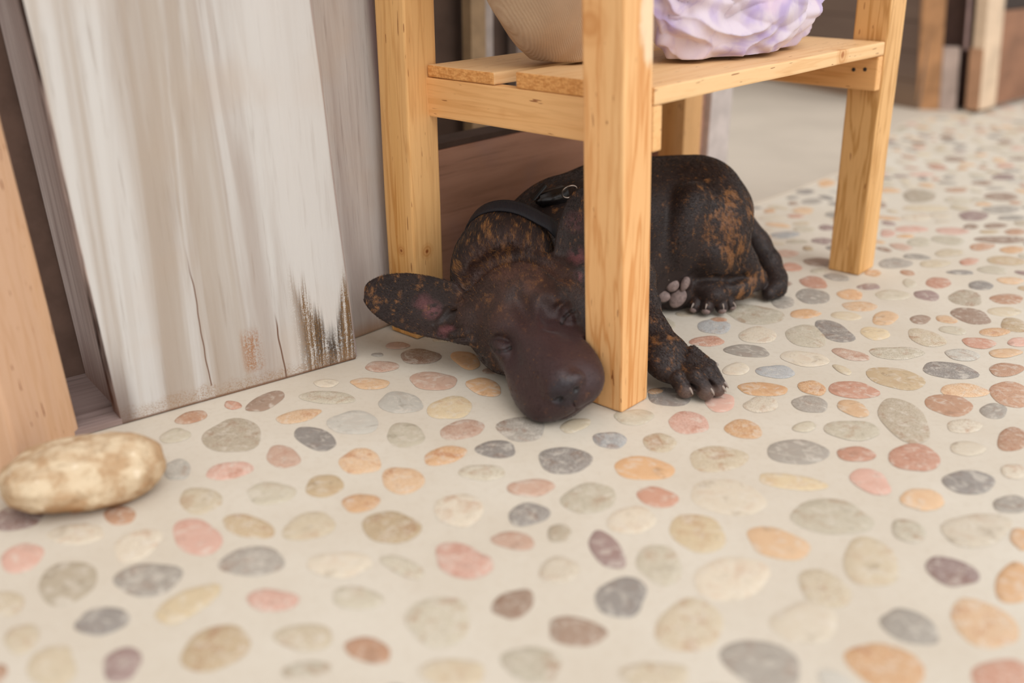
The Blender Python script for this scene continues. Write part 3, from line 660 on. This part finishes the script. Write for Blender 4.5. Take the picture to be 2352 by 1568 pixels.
# the lower lip flews spread on the floor
hell(.118, -.0285, -.016, .036, .0170, .0165, .010)
hell(.128, .020, -.018, .028, .0170, .0150, .010)
hell(.143, -.004, -.012, .023, .030, .020, .010)
hell(.108, -.008, -.031, .042, .026, .011, .008)
# stop and the furrow of the forehead, hollows round the eyes
hell(.066, 0, .041, .026, .009, .014, .012, 'cut')
for s in (-1, 1): hell(.086, s*.034, .020, .020, .010, .010, .014, 'cut')
# nose
hell(.1565, .002, .0040, .0105, .0205, .0120, .003)
for s in (-1, 1):
    ell(hd(.1672, .002+s*.0088, .0008), (.0042, .0040, .0030), HM, .0018, 'cut')
    cone(hd(.1665, .002+s*.0105, -.0003), hd(.1625, .002+s*.0150, .0010), .0012, .0010, .002, 'cut')
cone(hd(.169, .002, -.001), hd(.163, .002, -.022), .0009, .0007, .0026, 'cut')
# closed eyes
EYE = []; SLIT = []
for s in (-1, 1):
    e = hd(.062, s*.0375, .0100); EYE.append(e)
    ell(e-HR*s*.0015, (.0150, .0090, .0098), HM, .007)
# mouth line
P = [hd(.166, .004, -.022), hd(.156, -.020, -.0275), hd(.135, -.041, -.0275), hd(.105, -.046, -.024)]
for a, b in zip(P[:-1], P[1:]): cone(a, b, .0008, .0008, .003, 'cut')
P = [hd(.166, .004, -.022), hd(.152, .028, -.0275), hd(.125, .040, -.0275)]
for a, b in zip(P[:-1], P[1:]): cone(a, b, .0008, .0008, .003, 'cut')
# ears
eL0, eL1 = np.array(W3(1086, 736, .936)), np.array(W3(836, 666, .985))
eLn = unit(np.array([.18, -.80, .50]))
leaf(eL0, eL1, eLn, .0315, .0026, .010, .008, .10, .004)
eR0, eR1 = np.array(W3(1318, 636, .968)), np.array(W3(1350, 425, .998))
eRn = unit(np.array([-.15, -.85, .35]))
leaf(eR0, eR1, eRn, .0240, .0026, .009, .008, .10, .003)
cone(eL0, eL0+(S-eL0)*.35, .021, .028, .014)
cone(eR0, eR0+(S-eR0)*.35, .018, .022, .012)
ell(eL0+(eL1-eL0)*.16+eLn*.0085, (.026, .012, .0050), frame(eL1-eL0, eLn), .006, 'cut')
def hit(px, py):      # where the line of sight meets the skin
    d = ray(px, py); d = d/np.linalg.norm(d); o_ = np.array([0, 0, CAMH]); t = .70
    while t < 1.6:
        p = o_+d*t; i3 = np.round((p-LO)/VOX).astype(int)
        if (i3 >= 0).all() and (i3 < NN).all() and FD[tuple(i3)] < 0: return p
        t += .0006
    return o_+d*.95
def crease(pts, r, k, depth=0.0):
    P = [hit(*q)+np.array([0, depth, 0]) for q in pts]
    for a, b in zip(P[:-1], P[1:]): cone(a, b, r, r, k, 'cut')
    return P
# valley between the skull and the scruff, closed eyelids, brow folds
crease([(1076, 652), (1098, 622), (1130, 600), (1175, 588), (1225, 588), (1262, 604), (1288, 632)], .0050, .012)
crease([(1108, 826), (1122, 850), (1142, 872)], .0016, .005)
SLIT += crease([(1126, 795), (1134, 803), (1146, 807), (1160, 805), (1173, 799)], .0014, .0014)
SLIT += crease([(1290, 742), (1295, 731), (1304, 722), (1314, 715), (1322, 712)], .0016, .0014)
crease([(1126, 780), (1146, 774), (1168, 781)], .0006, .005)
crease([(1276, 728), (1282, 706), (1300, 692)], .0007, .005)
crease([(1252, 700), (1262, 722), (1264, 748)], .0030, .012)
# folds inside the near ear
PINK = [(hit(970, 695), .013, .5), (hit(992, 712), .013, .65), (hit(1022, 760), .010, .65), (hit(1035, 756), .008, .6), (hit(1322, 510), .014, .4), (hit(1328, 590), .014, .7), (hit(1330, 635), .008, .8)]
crease([(1066, 776), (1035, 779), (1010, 768), (996, 748)], .0011, .0022); crease([(1062, 752), (1035, 760), (1018, 750)], .0010, .0020)
for P_, r_ in (([(1072, 764), (1040, 768), (1012, 756)], .0020), ([(1058, 700), (1030, 712), (1010, 735)], .0022)):
    Q_ = [hit(*q) for q in P_]
    for a, b in zip(Q_[:-1], Q_[1:]): cone(a, b, r_, r_, .004)
crease([(1604, 642), (1640, 638), (1680, 642), (1708, 634)], .0035, .006)
# the cheek rests against the front table leg
s_, X, Y, Z = block((.05, .82, 0), (.14, .92, .2), .01)
U_ = (X-STO[0])*SU[0]+(Y-STO[1])*SU[1]+.062*Z; Q_ = -(X-STO[0])*SU[1]+(Y-STO[1])*SU[0]+0*Z
bx = np.maximum(np.abs(U_-.02125)-.0232, np.abs(Q_-.02125)-.0232)
put(s_, bx.astype(np.float32), .003, 'cut')
# keep everything on the floor
s = (slice(None), slice(None), slice(None))
FD[:] = -smin(-FD, np.broadcast_to((GZ-.0006)[None, None, :], FD.shape), .004)

def surface_nets(D):
    S_ = D < 0
    c = [S_[i:S_.shape[0]-1+i, j:S_.shape[1]-1+j, k:S_.shape[2]-1+k] for i in (0, 1) for j in (0, 1) for k in (0, 1)]
    an = c[0].copy(); al = c[0].copy()
    for q in c[1:]: an |= q; al &= q
    act = an & ~al; I = np.argwhere(act); idx = np.full(act.shape, -1, np.int32); idx[act] = np.arange(len(I))
    P = np.zeros((len(I), 3)); cnt = np.zeros(len(I))
    cor = [(i, j, k) for i in (0, 1) for j in (0, 1) for k in (0, 1)]
    val = {q: D[I[:, 0]+q[0], I[:, 1]+q[1], I[:, 2]+q[2]] for q in cor}
    for q in cor:
        for ax in range(3):
            if q[ax] == 0:
                r = list(q); r[ax] = 1; r = tuple(r); a, b = val[q], val[r]; m = (a < 0) != (b < 0)
                t = np.where(m, a/np.where(m, a-b, 1), 0)
                pt = np.array(q, float)[None, :].repeat(len(I), 0); pt[:, ax] += t
                P[m] += pt[m]; cnt[m] += 1
    V = (P/cnt[:, None]+I)*VOX+LO
    F_ = []
    for ax in range(3):
        o1, o2 = (ax+1) % 3, (ax+2) % 3
        sl0 = [slice(1, n-1) for n in D.shape]; sl1 = list(sl0); sl0[ax] = slice(0, D.shape[ax]-1); sl1[ax] = slice(1, D.shape[ax])
        m = S_[tuple(sl0)] != S_[tuple(sl1)]; E = np.argwhere(m)+np.array([0 if i == ax else 1 for i in range(3)])
        ins = S_[E[:, 0], E[:, 1], E[:, 2]]
        def g(a, b):
            q = E.copy(); q[:, o1] -= a; q[:, o2] -= b; return idx[q[:, 0], q[:, 1], q[:, 2]]
        Q = np.stack([g(1, 1), g(0, 1), g(0, 0), g(1, 0)], 1); Q[~ins] = Q[~ins][:, ::-1]; F_.append(Q)
    F_ = np.concatenate(F_); F_ = F_[(F_ >= 0).all(1)]
    return V, F_
DV, DF = surface_nets(FD)
del FD
# relax the net
E_ = np.concatenate([DF[:, [0, 1]], DF[:, [1, 2]], DF[:, [2, 3]], DF[:, [3, 0]]])
for it in range(2):
    acc = np.zeros_like(DV); cn = np.zeros(len(DV))
    for a in range(3): acc[:, a] = np.bincount(E_[:, 0], DV[E_[:, 1], a], len(DV))+np.bincount(E_[:, 1], DV[E_[:, 0], a], len(DV))
    cn = np.bincount(E_[:, 0], minlength=len(DV))+np.bincount(E_[:, 1], minlength=len(DV))
    DV = DV*.5+acc/cn[:, None]*.5

# coat: dark brown with amber brindle
def vnoise(P, sc_, seed=0):
    q = P*sc_; i = np.floor(q).astype(np.int64); f = q-i; f = f*f*(3-2*f); out = 0
    for a in (0, 1):
        for b in (0, 1):
            for c in (0, 1):
                h = (i[:, 0]+a)*73856093 ^ (i[:, 1]+b)*19349663 ^ (i[:, 2]+c)*83492791 ^ (seed*2654435761)
                h = (h ^ (h >> 13))*1274126177 & 0x7fffffff; h = (h ^ (h >> 16)) & 0xffff
                out = out+h/65535.*(f[:, 0] if a else 1-f[:, 0])*(f[:, 1] if b else 1-f[:, 1])*(f[:, 2] if c else 1-f[:, 2])
    return out
def fbm(P, s_, n=3, seed=0): 
    o = 0; a = 1; t = 0
    for i in range(n): o = o+a*vnoise(P, s_*2**i, seed+i*7); t += a; a *= .55
    return o/t
def blob(P, c, r, soft=.5):
    d = np.linalg.norm(P-np.array(c), axis=1)/r; return np.clip((1-d)/soft, 0, 1)
def sstep(x, a, b): t = np.clip((x-a)/(b-a), 0, 1); return t*t*(3-2*t)
LIN = lambda h: np.array(hexc(h)[:3])
def coat(P):
    base = LIN('2a1c18')[None].repeat(len(P), 0)
    v = fbm(P, 30, 2, 3); base = base*(.75+.5*v)[:, None]
    wp = P+.012*np.stack([fbm(P, 60, 2, 11), fbm(P, 60, 2, 12), fbm(P, 60, 2, 13)], 1)
    sc1 = np.array([1.5, 1.2, .62])
    z = (fbm(wp*sc1, 120, 3, 5)-.5)/.125+(fbm(P*sc1, 520, 2, 9)-.5)*3.6
    # where the amber shows
    A = np.full(len(P), .08)
    for (px, py, Y, r, a) in ((1150, 560, .97, .050, .75), (1075, 600, .98, .035, .7), (1225, 560, .99, .035, .6), (1075, 690, .93, .03, .30),
                              (1150, 625, .92, .05, .45), (1120, 480, 1.02, .03, .3),
                              (1655, 470, 1.12, .030, .85), (1672, 530, 1.10, .032, 1.05), (1700, 580, 1.10, .032, .95), (1712, 500, 1.15, .030, .75), (1640, 440, 1.13, .03, .5),
                              (1740, 640, 1.13, .020, .7), (1705, 666, 1.12, .018, 1.0), (1680, 672, 1.11, .014, .9),
                              (1520, 750, .92, .035, .5), (1555, 790, .90, .022, .45), (1590, 830, .88, .025, .25),
                              (1565, 500, 1.08, .03, .35), (1590, 560, 1.08, .03, .3), (870, 690, .98, .04, .45), (950, 740, .96, .04, .38)):
        A = np.maximum(A, a*blob(P, at(px, py, Y), r*1.7, .7))
    muzz = blob(P, hd(.11, 0, -.01), .085, .45)
    A = A*(1-.92*muzz)
    skull = blob(P, hd(.01, 0, .03), .075, .6)
    A = np.maximum(A, .60*skull*(1-muzz))
    A = A*(1-.7*blob(P, at(1190, 480, 1.02), .045, .5))*(1-.8*blob(P, at(1625, 612, 1.10), .030, .5))*(1-.6*blob(P, at(1580, 470, 1.12), .045, .6))  # amber held back below the knee to paint in its shadow
    t = 2.5-2.5*A
    m = sstep(z, t-.9, t+1.5)*.85
    m = m*(1-.55*skull)
    tone = (skull*(1-muzz)*(.25+.6*sstep(fbm(P, 55, 3, 51), .35, .7)))[:, None]; base = base*(1-tone)+LIN('5a3b30')*tone
    amb = LIN('90623a')*(1-v[:, None]*.6)+LIN('70442a')*(v[:, None]*.6)
    c = base*(1-m[:, None])+amb*m[:, None]
    c = c*(1-muzz[:, None]*.8)+(LIN('40292a')[None]*(.85+.3*v)[:, None])*(muzz[:, None]*.8)
    # tan patch on the buttock
    tp = blob(P, at(1710, 500, 1.165), .026, .6)*.7; c = c*(1-tp[:, None])+LIN('94684a')*tp[:, None]
    # bare pink inside the ears
    for q_, rr, a_ in PINK:
        k_ = blob(P, q_, rr, .8)*a_*sstep(fbm(P, 170, 3, 31), .30, .52)
        c = c*(1-k_[:, None])+LIN('7a484b')*k_[:, None]
    # nose leather
    nk = blob(P, hd(.164, 0, .003), .0165, .3); c = c*(1-nk[:, None])+LIN('2c2226')*nk[:, None]
    # pale rubbed mark on the side of the muzzle
    sk = blob(P, at(1318, 818, .885), .012, .8)*.6*sstep(fbm(P, 300, 2, 41), .3, .6); c = c*(1-sk[:, None])+LIN('b48a84')*sk[:, None]
    # eyelids darker; recess shade painted into the eye slits and nostrils
    for e in EYE:
        ek = blob(P, e, .009, .8)*.45; c = c*(1-ek[:, None])+LIN('1d1413')*ek[:, None]
    for q in SLIT:
        k_ = blob(P, q, .0034, .6)*.85; c = c*(1-k_[:, None])+LIN('120a09')*k_[:, None]
    for s in (-1, 1):
        k_ = blob(P, hd(.166, .002+s*.0085, .0005), .0048, .5)*.85; c = c*(1-k_[:, None])+LIN('100909')*k_[:, None]
    # paler toe ends
    for (A_, B_, r) in toe_front:
        k_ = blob(P, B_+np.array([0, -.002, -.002]), r*1.15, .5)*.5; c = c*(1-k_[:, None])+LIN('8d7468')*k_[:, None]
    return c, m
def gloss(P):
    return np.clip(blob(P, hd(.162, .002, .004), .024, .4)*1.0+.55*blob(P, hd(.11, 0, -.005), .075, .5), 0, 1)
dcol, dm = coat(DV)
dog = empty('dog', (0, 0, 0)); dog.location = (.16, 1.02, 0)
tag(dog, 'dark brindle puppy asleep on the pebble floor under the pine table, chin on the ground', 'dog')
me = bpy.data.meshes.new('body'); me.vertices.add(len(DV)); me.vertices.foreach_set('co', (DV-np.array([.16, 1.02, 0])).ravel())
me.loops.add(DF.size); me.loops.foreach_set('vertex_index', DF.ravel().astype(np.int32)); me.polygons.add(len(DF))
me.polygons.foreach_set('loop_start', np.arange(0, DF.size, 4, dtype=np.int32)); me.polygons.foreach_set('loop_total', np.full(len(DF), 4, np.int32))
me.polygons.foreach_set('use_smooth', np.ones(len(DF), bool)); me.update(calc_edges=True)
ca = me.color_attributes.new('coat', 'FLOAT_COLOR', 'POINT'); ca.data.foreach_set('color', np.concatenate([dcol, gloss(DV)[:, None]], 1).astype(np.float32).ravel())
n = N('short_coat', .48, .35); co = n.coord()
a = n.attr('coat').outputs['Color']; f = n.noise(co, 900, 2, .6); g = n.noise(co, 260, 3, .6)
n.color(n.mix(n.step(f, .3, .7, 0, .35), a, (0.006, 0.004, 0.004, 1)))
n.bump(n.math('ADD', f, g), .35, .0010)
n.put(n.b.inputs['Roughness'], n.step(n.attr('coat').outputs['Alpha'], 0, 1, .52, .30)); n.b.inputs['Sheen Weight'].default_value = .1; n.b.inputs['Sheen Roughness'].default_value = .4
body = link('body', me, n.m, dog)
print('dog verts', len(DV))

# ---- claws and pads, each a part of its own
DO = np.array([.16, 1.02, 0])
def part(name, V, F, m, smooth=True, parent=None):
    me = mesh(name, np.array(V)-DO, F, smooth); return link(name, me, m, parent or dog)
M_claw = plain('claw_horn', '94857a', .35, .1, 200, .5)
M_pad = plain('paw_pad_skin', '8a7670', .55, .18, 260, .35, .4)
def ellipsoid(c, r, M, nu=20, nv=12, w=0.0):
    V = []; F = []
    for j in range(nv+1):
        ph = math.pi*j/nv
        for i in range(nu):
            th = 2*math.pi*i/nu; q = np.array([math.sin(ph)*math.cos(th), math.sin(ph)*math.sin(th), math.cos(ph)])
            k = 1+w*q[2]; V.append(np.array(c)+M.T@(q*np.array(r)*np.array([k, 1, 1])))
    for j in range(nv):
        for i in range(nu):
            a = j*nu+i; b = j*nu+(i+1) % nu; F.append((a, b, b+nu, a+nu))
    return V, F
def claw(base, d, L, r, up=(0, 0, 1)):
    d = unit(d); side = unit(np.cross(d, up)); u2 = np.cross(side, d); V = []; F = []; n = 10; K = 7
    for j in range(K+1):
        t = j/K; c = np.array(base)+d*L*t-u2*L*.45*t*t; rr = r*(1-t)**.6+.00015
        for i in range(n):
            a = 2*math.pi*i/n; V.append(c+side*math.cos(a)*rr*.75+u2*math.sin(a)*rr)
    for j in range(K):
        for i in range(n): F.append((j*n+i, j*n+(i+1) % n, (j+1)*n+(i+1) % n, (j+1)*n+i))
    F.append(tuple(range(K*n, K*n+n))); return V, F
for (A_, B_, r) in toe_front:
    d = B_-A_; d[2] = 0; d = unit(d)
    V, F = claw(B_+d*r*.55+np.array([0, 0, r*.42]), d+np.array([0, 0, -.25]), .0060, .0021); part('claw', V, F, M_claw)
for (A_, B_, r) in toe_hind:
    d = B_-A_; d[2] = 0; d = unit(d+np.array([0, -.006, 0]))
    V, F = claw(B_+d*r*.55+np.array([0, 0, r*.62]), d+np.array([0, 0, -.15]), .0060, .0017); part('claw', V, F, M_claw)
    V, F = ellipsoid(B_+d*r*.38+np.array([0, 0, -r*.22]), (r*.66, r*.62, r*.58), frame((d[1], -d[0], 0), (0, 0, 1))); part('paw_pad', V, F, M_pad)
tocam = lambda p: unit(np.array([0, 0, CAMH])-np.array(p))
for (px, py, Y, a, b, ang) in ((1543, 655, 1.0955, .0085, .0078, 0), (1521, 680, 1.0935, .0095, .0070, -12), (1573, 652, 1.0975, .0052, .0090, -20), (1556, 684, 1.0975, .0095, .0125, -28), (1505, 668, 1.0990, .0055, .0060, 0)):
    c = np.array(W3(px, py, Y)); f = tocam(c); ex = unit(np.cross(f, (0, 0, 1)))*-1; ez = np.cross(ex, f)*-1; ez = ez if ez[2] > 0 else -ez
    t = math.radians(ang); M = np.array([ex*math.cos(t)+ez*math.sin(t), f, -ex*math.sin(t)+ez*math.cos(t)])
    V, F = ellipsoid(c, (a, .0042, b), M, w=.12); part('paw_pad', V, F, M_pad)
for (px, py, Y, dx) in ((1523, 650, 1.093, -.3), (1541, 637, 1.095, .1)):
    V, F = claw(W3(px, py, Y), (dx-.6, -.7, .1), .006, .0016); part('claw', V, F, M_claw)
# ---- collar pressed round the neck behind the scruff
from mathutils.bvhtree import BVHTree
bvh = BVHTree.FromPolygons([tuple(v) for v in DV], [tuple(int(i) for i in f) for f in DF])
cc = np.array(W3(1176, 585, 1.022)); ax = unit(np.array([.28, .88, .34])); e1 = unit(np.cross(ax, (0, 0, 1))); e2 = np.cross(e1, ax)
e2 = e2 if e2[2] > 0 else -e2
V = []; F = []; nA, nW = 72, 6; Rr = np.zeros((nW, nA))
for w_ in range(nW):
    for i in range(nA):
        t = 2*math.pi*i/nA; d = e1*math.cos(t)+e2*math.sin(t); o_ = cc+ax*(w_/(nW-1)-.5)*.019
        h = bvh.ray_cast(Vector(o_+d*.12), Vector(-d), .12); Rr[w_, i] = .12-h[3] if h[0] is not None else .045
Rr = np.minimum(Rr, .062); Rm = Rr.max(0)
for _ in range(3): Rm = np.maximum(Rm, (np.roll(Rm, 1)+np.roll(Rm, -1))/2)
prof = [(-.5, .0012), (-.5, .0032), (-.2, .0038), (.2, .0038), (.5, .0032), (.5, .0012), (0, .0008)]
for (a, h) in prof:
    for i in range(nA):
        t = 2*math.pi*i/nA; d = e1*math.cos(t)+e2*math.sin(t); p = cc+ax*a*.019+d*(Rm[i]+h); p[2] = max(p[2], .0012+h*.3); V.append(p)
for j in range(len(prof)):
    for i in range(nA): k = (j+1) % len(prof); F.append((j*nA+i, j*nA+(i+1) % nA, k*nA+(i+1) % nA, k*nA+i))
n = N('black_webbing', .6, .25); wv = n.n('ShaderNodeTexWave'); n.put(wv.inputs[0], n.coord()); wv.inputs['Scale'].default_value = 260
n.color(n.mix(wv.outputs['Fac'], hexc('171517'), hexc('28262c'))); n.bump(wv.outputs['Fac'], .4, .0006)
collar = part('collar', V, F, n.m); tag(collar, 'black webbing collar with a plastic buckle and steel ring')
# buckle: plastic side-release housing, its loose strap end and a steel ring
M_bk = plain('black_plastic', '171415', .35, .1, 60, .5)
bm = bmesh.new(); bmesh.ops.create_cube(bm, size=1)
bmesh.ops.scale(bm, vec=(.036, .016, .018), verts=bm.verts)
for v in bm.verts:
    if v.co.x < 0: v.co.z *= .72
bmesh.ops.bevel(bm, geom=bm.edges[:], offset=.0035, segments=3, affect='EDGES'); me = bpy.data.meshes.new('buckle'); bm.to_mesh(me); bm.free()
me.polygons.foreach_set('use_smooth', [True]*len(me.polygons))
bk = link('buckle', me, M_bk, collar); pb = np.array(W3(1268, 452, 1.050))-DO; bk.location = pb; bk.rotation_euler = (0, math.radians(-12), math.radians(20))
bm = bmesh.new(); bmesh.ops.create_cube(bm, size=1); bmesh.ops.scale(bm, vec=(.003, .012, .020), verts=bm.verts)
for v in bm.verts:
    if v.co.z > 0: v.co.x += .006; v.co.y *= .6
bmesh.ops.bevel(bm, geom=bm.edges[:], offset=.0008, segments=2, affect='EDGES'); me = bpy.data.meshes.new('strap_end'); bm.to_mesh(me); bm.free()
se = link('strap_end', me, M_bk, collar); se.location = np.array(W3(1232, 438, 1.045))-DO; se.rotation_euler = (0, math.radians(30), math.radians(20))
bm = bmesh.new(); R_, r_ = .0085, .0010
vs = [[bm.verts.new(((R_+r_*math.cos(b))*math.cos(a), r_*math.sin(b), (R_+r_*math.cos(b))*math.sin(a))) for b in np.linspace(0, 2*math.pi, 8, endpoint=False)] for a in np.linspace(0, 2*math.pi, 32, endpoint=False)]
for i in range(32):
    for j in range(8): bm.faces.new((vs[i][j], vs[(i+1) % 32][j], vs[(i+1) % 32][(j+1) % 8], vs[i][(j+1) % 8]))
me = bpy.data.meshes.new('ring'); bm.to_mesh(me); bm.free(); me.polygons.foreach_set('use_smooth', [True]*len(me.polygons))
n = N('worn_steel', .3, .5); n.color(hexc('a39890')); n.b.inputs['Metallic'].default_value = .9
rg = link('ring', me, n.m, collar); rg.location = np.array(W3(1308, 440, 1.040))-DO; rg.rotation_euler = (.5, .2, .5)

# ---- the short coat itself: fine hairs lying along the body
rs = np.random.RandomState(4)
a_, b_, c_, d_ = [DV[DF[:, i]] for i in range(4)]
fn = np.cross(c_-a_, d_-b_); area = np.linalg.norm(fn, axis=1)/2; fn = fn/(2*area[:, None]+1e-12); fc_ = (a_+b_+c_+d_)/4
vis = ((np.array([0, 0, CAMH])-fc_)*fn).sum(1) > -.25*np.linalg.norm(np.array([0, 0, CAMH])-fc_, axis=1)
muz = blob(fc_, hd(.115, 0, -.01), .075, .3)
earw = np.maximum(blob(fc_, eL0+(eL1-eL0)*.3+eLn*.004, .035, .4), blob(fc_, eR0+(eR1-eR0)*.3+eRn*.004, .035, .4))
wgt = area*vis*(1-.85*muz)*(1-.8*earw)*(fc_[:, 2] > .004)
for (A_, B_, r) in toe_front+toe_hind: wgt *= 1-.8*(np.linalg.norm(fc_-B_, axis=1) < r*1.3)
wgt *= 1-(np.linalg.norm(fc_-np.array(W3(1545, 668, 1.095)), axis=1) < .026)
NH = 120000
pick = rs.choice(len(DF), NH, p=wgt/wgt.sum())
q = rs.rand(NH, 2); root = a_[pick]*((1-q[:, :1])*(1-q[:, 1:]))+b_[pick]*(q[:, :1]*(1-q[:, 1:]))+c_[pick]*(q[:, :1]*q[:, 1:])+d_[pick]*((1-q[:, :1])*q[:, 1:])
nr = fn[pick]
flow = np.array([.75, .45, .15])[None].repeat(NH, 0)
def steer(c, r, d, amt=1.0):
    global flow
    k = (blob(root, c, r, .5)*amt)[:, None]; flow = flow*(1-k)+unit(d)[None]*k
steer(W3(1160, 590, .98), .075, np.array([.10, .45, .95]))
steer(W3(1080, 660, .96), .045, np.array([-.55, .1, .55]))
steer(hd(.02, 0, .02), .080, -HF)
steer(W3(1620, 460, 1.16), .080, np.array([.45, -.1, -.75]))
steer(W3(1690, 560, 1.13), .050, np.array([.55, 0, -.8]))
steer(W3(1690, 665, 1.12), .035, np.array([-.8, -.5, -.1]))
steer(W3(1760, 610, 1.18), .050, np.array([.3, -.3, -.9]))
steer(W3(1490, 740, .94), .050, np.array([.3, -.6, -.75]))
steer(W3(1560, 840, .89), .045, np.array([.6, -.75, -.1]))
steer((eL0+eL1)/2, .065, eL1-eL0)
steer((eR0+eR1)/2, .050, eR1-eR0)
flow += rs.normal(0, .16, flow.shape)
tg = flow-nr*(flow*nr).sum(1)[:, None]; tg /= np.linalg.norm(tg, axis=1)[:, None]+1e-9
Lh = .0026*(.6+.8*rs.rand(NH))
Lh *= 1+.75*blob(root, W3(1140, 580, .98), .08, .5)-.5*blob(root, hd(.05, 0, .01), .08, .4)
lift = .30+.25*blob(root, W3(1140, 580, .98), .08, .5)
pts = np.stack([root-nr*.0004, root+tg*(Lh*.4)[:, None]+nr*(Lh*lift*.30)[:, None], root+tg*(Lh*.95)[:, None]+nr*(Lh*lift*.42)[:, None]], 1)
pts[:, :, 2] = np.maximum(pts[:, :, 2], .0008)
rcol, rm = coat(root)
br = (.8+.5*rs.rand(NH)**2)[:, None]
amb_ = (rs.rand(NH) < np.clip(rm*.75+.03, 0, 1))[:, None]
rcol = np.where(amb_, (LIN('a8743c')*(.55+.75*rs.rand(NH)[:, None])), rcol*br*.9)
hc = bpy.data.hair_curves.new('coat_hair'); hc.add_curves([3]*NH)
hc.position_data.foreach_set('vector', (pts-DO).astype(np.float32).ravel())
ra = hc.attributes.get('radius') or hc.attributes.new('radius', 'FLOAT', 'POINT')
ra.data.foreach_set('value', np.tile(np.array([.00010, .00008, .00002], np.float32), NH))
hcol = hc.attributes.new('hcol', 'FLOAT_COLOR', 'CURVE'); hcol.data.foreach_set('color', np.concatenate([rcol, np.ones((NH, 1))], 1).astype(np.float32).ravel())
n = N('coat_hair', .45, .35); n.color(n.attr('hcol').outputs['Color'])
ho = bpy.data.objects.new('coat_hair', hc); C.objects.link(ho); hc.materials.append(n.m); ho.parent = dog; tag(ho, kind='stuff')
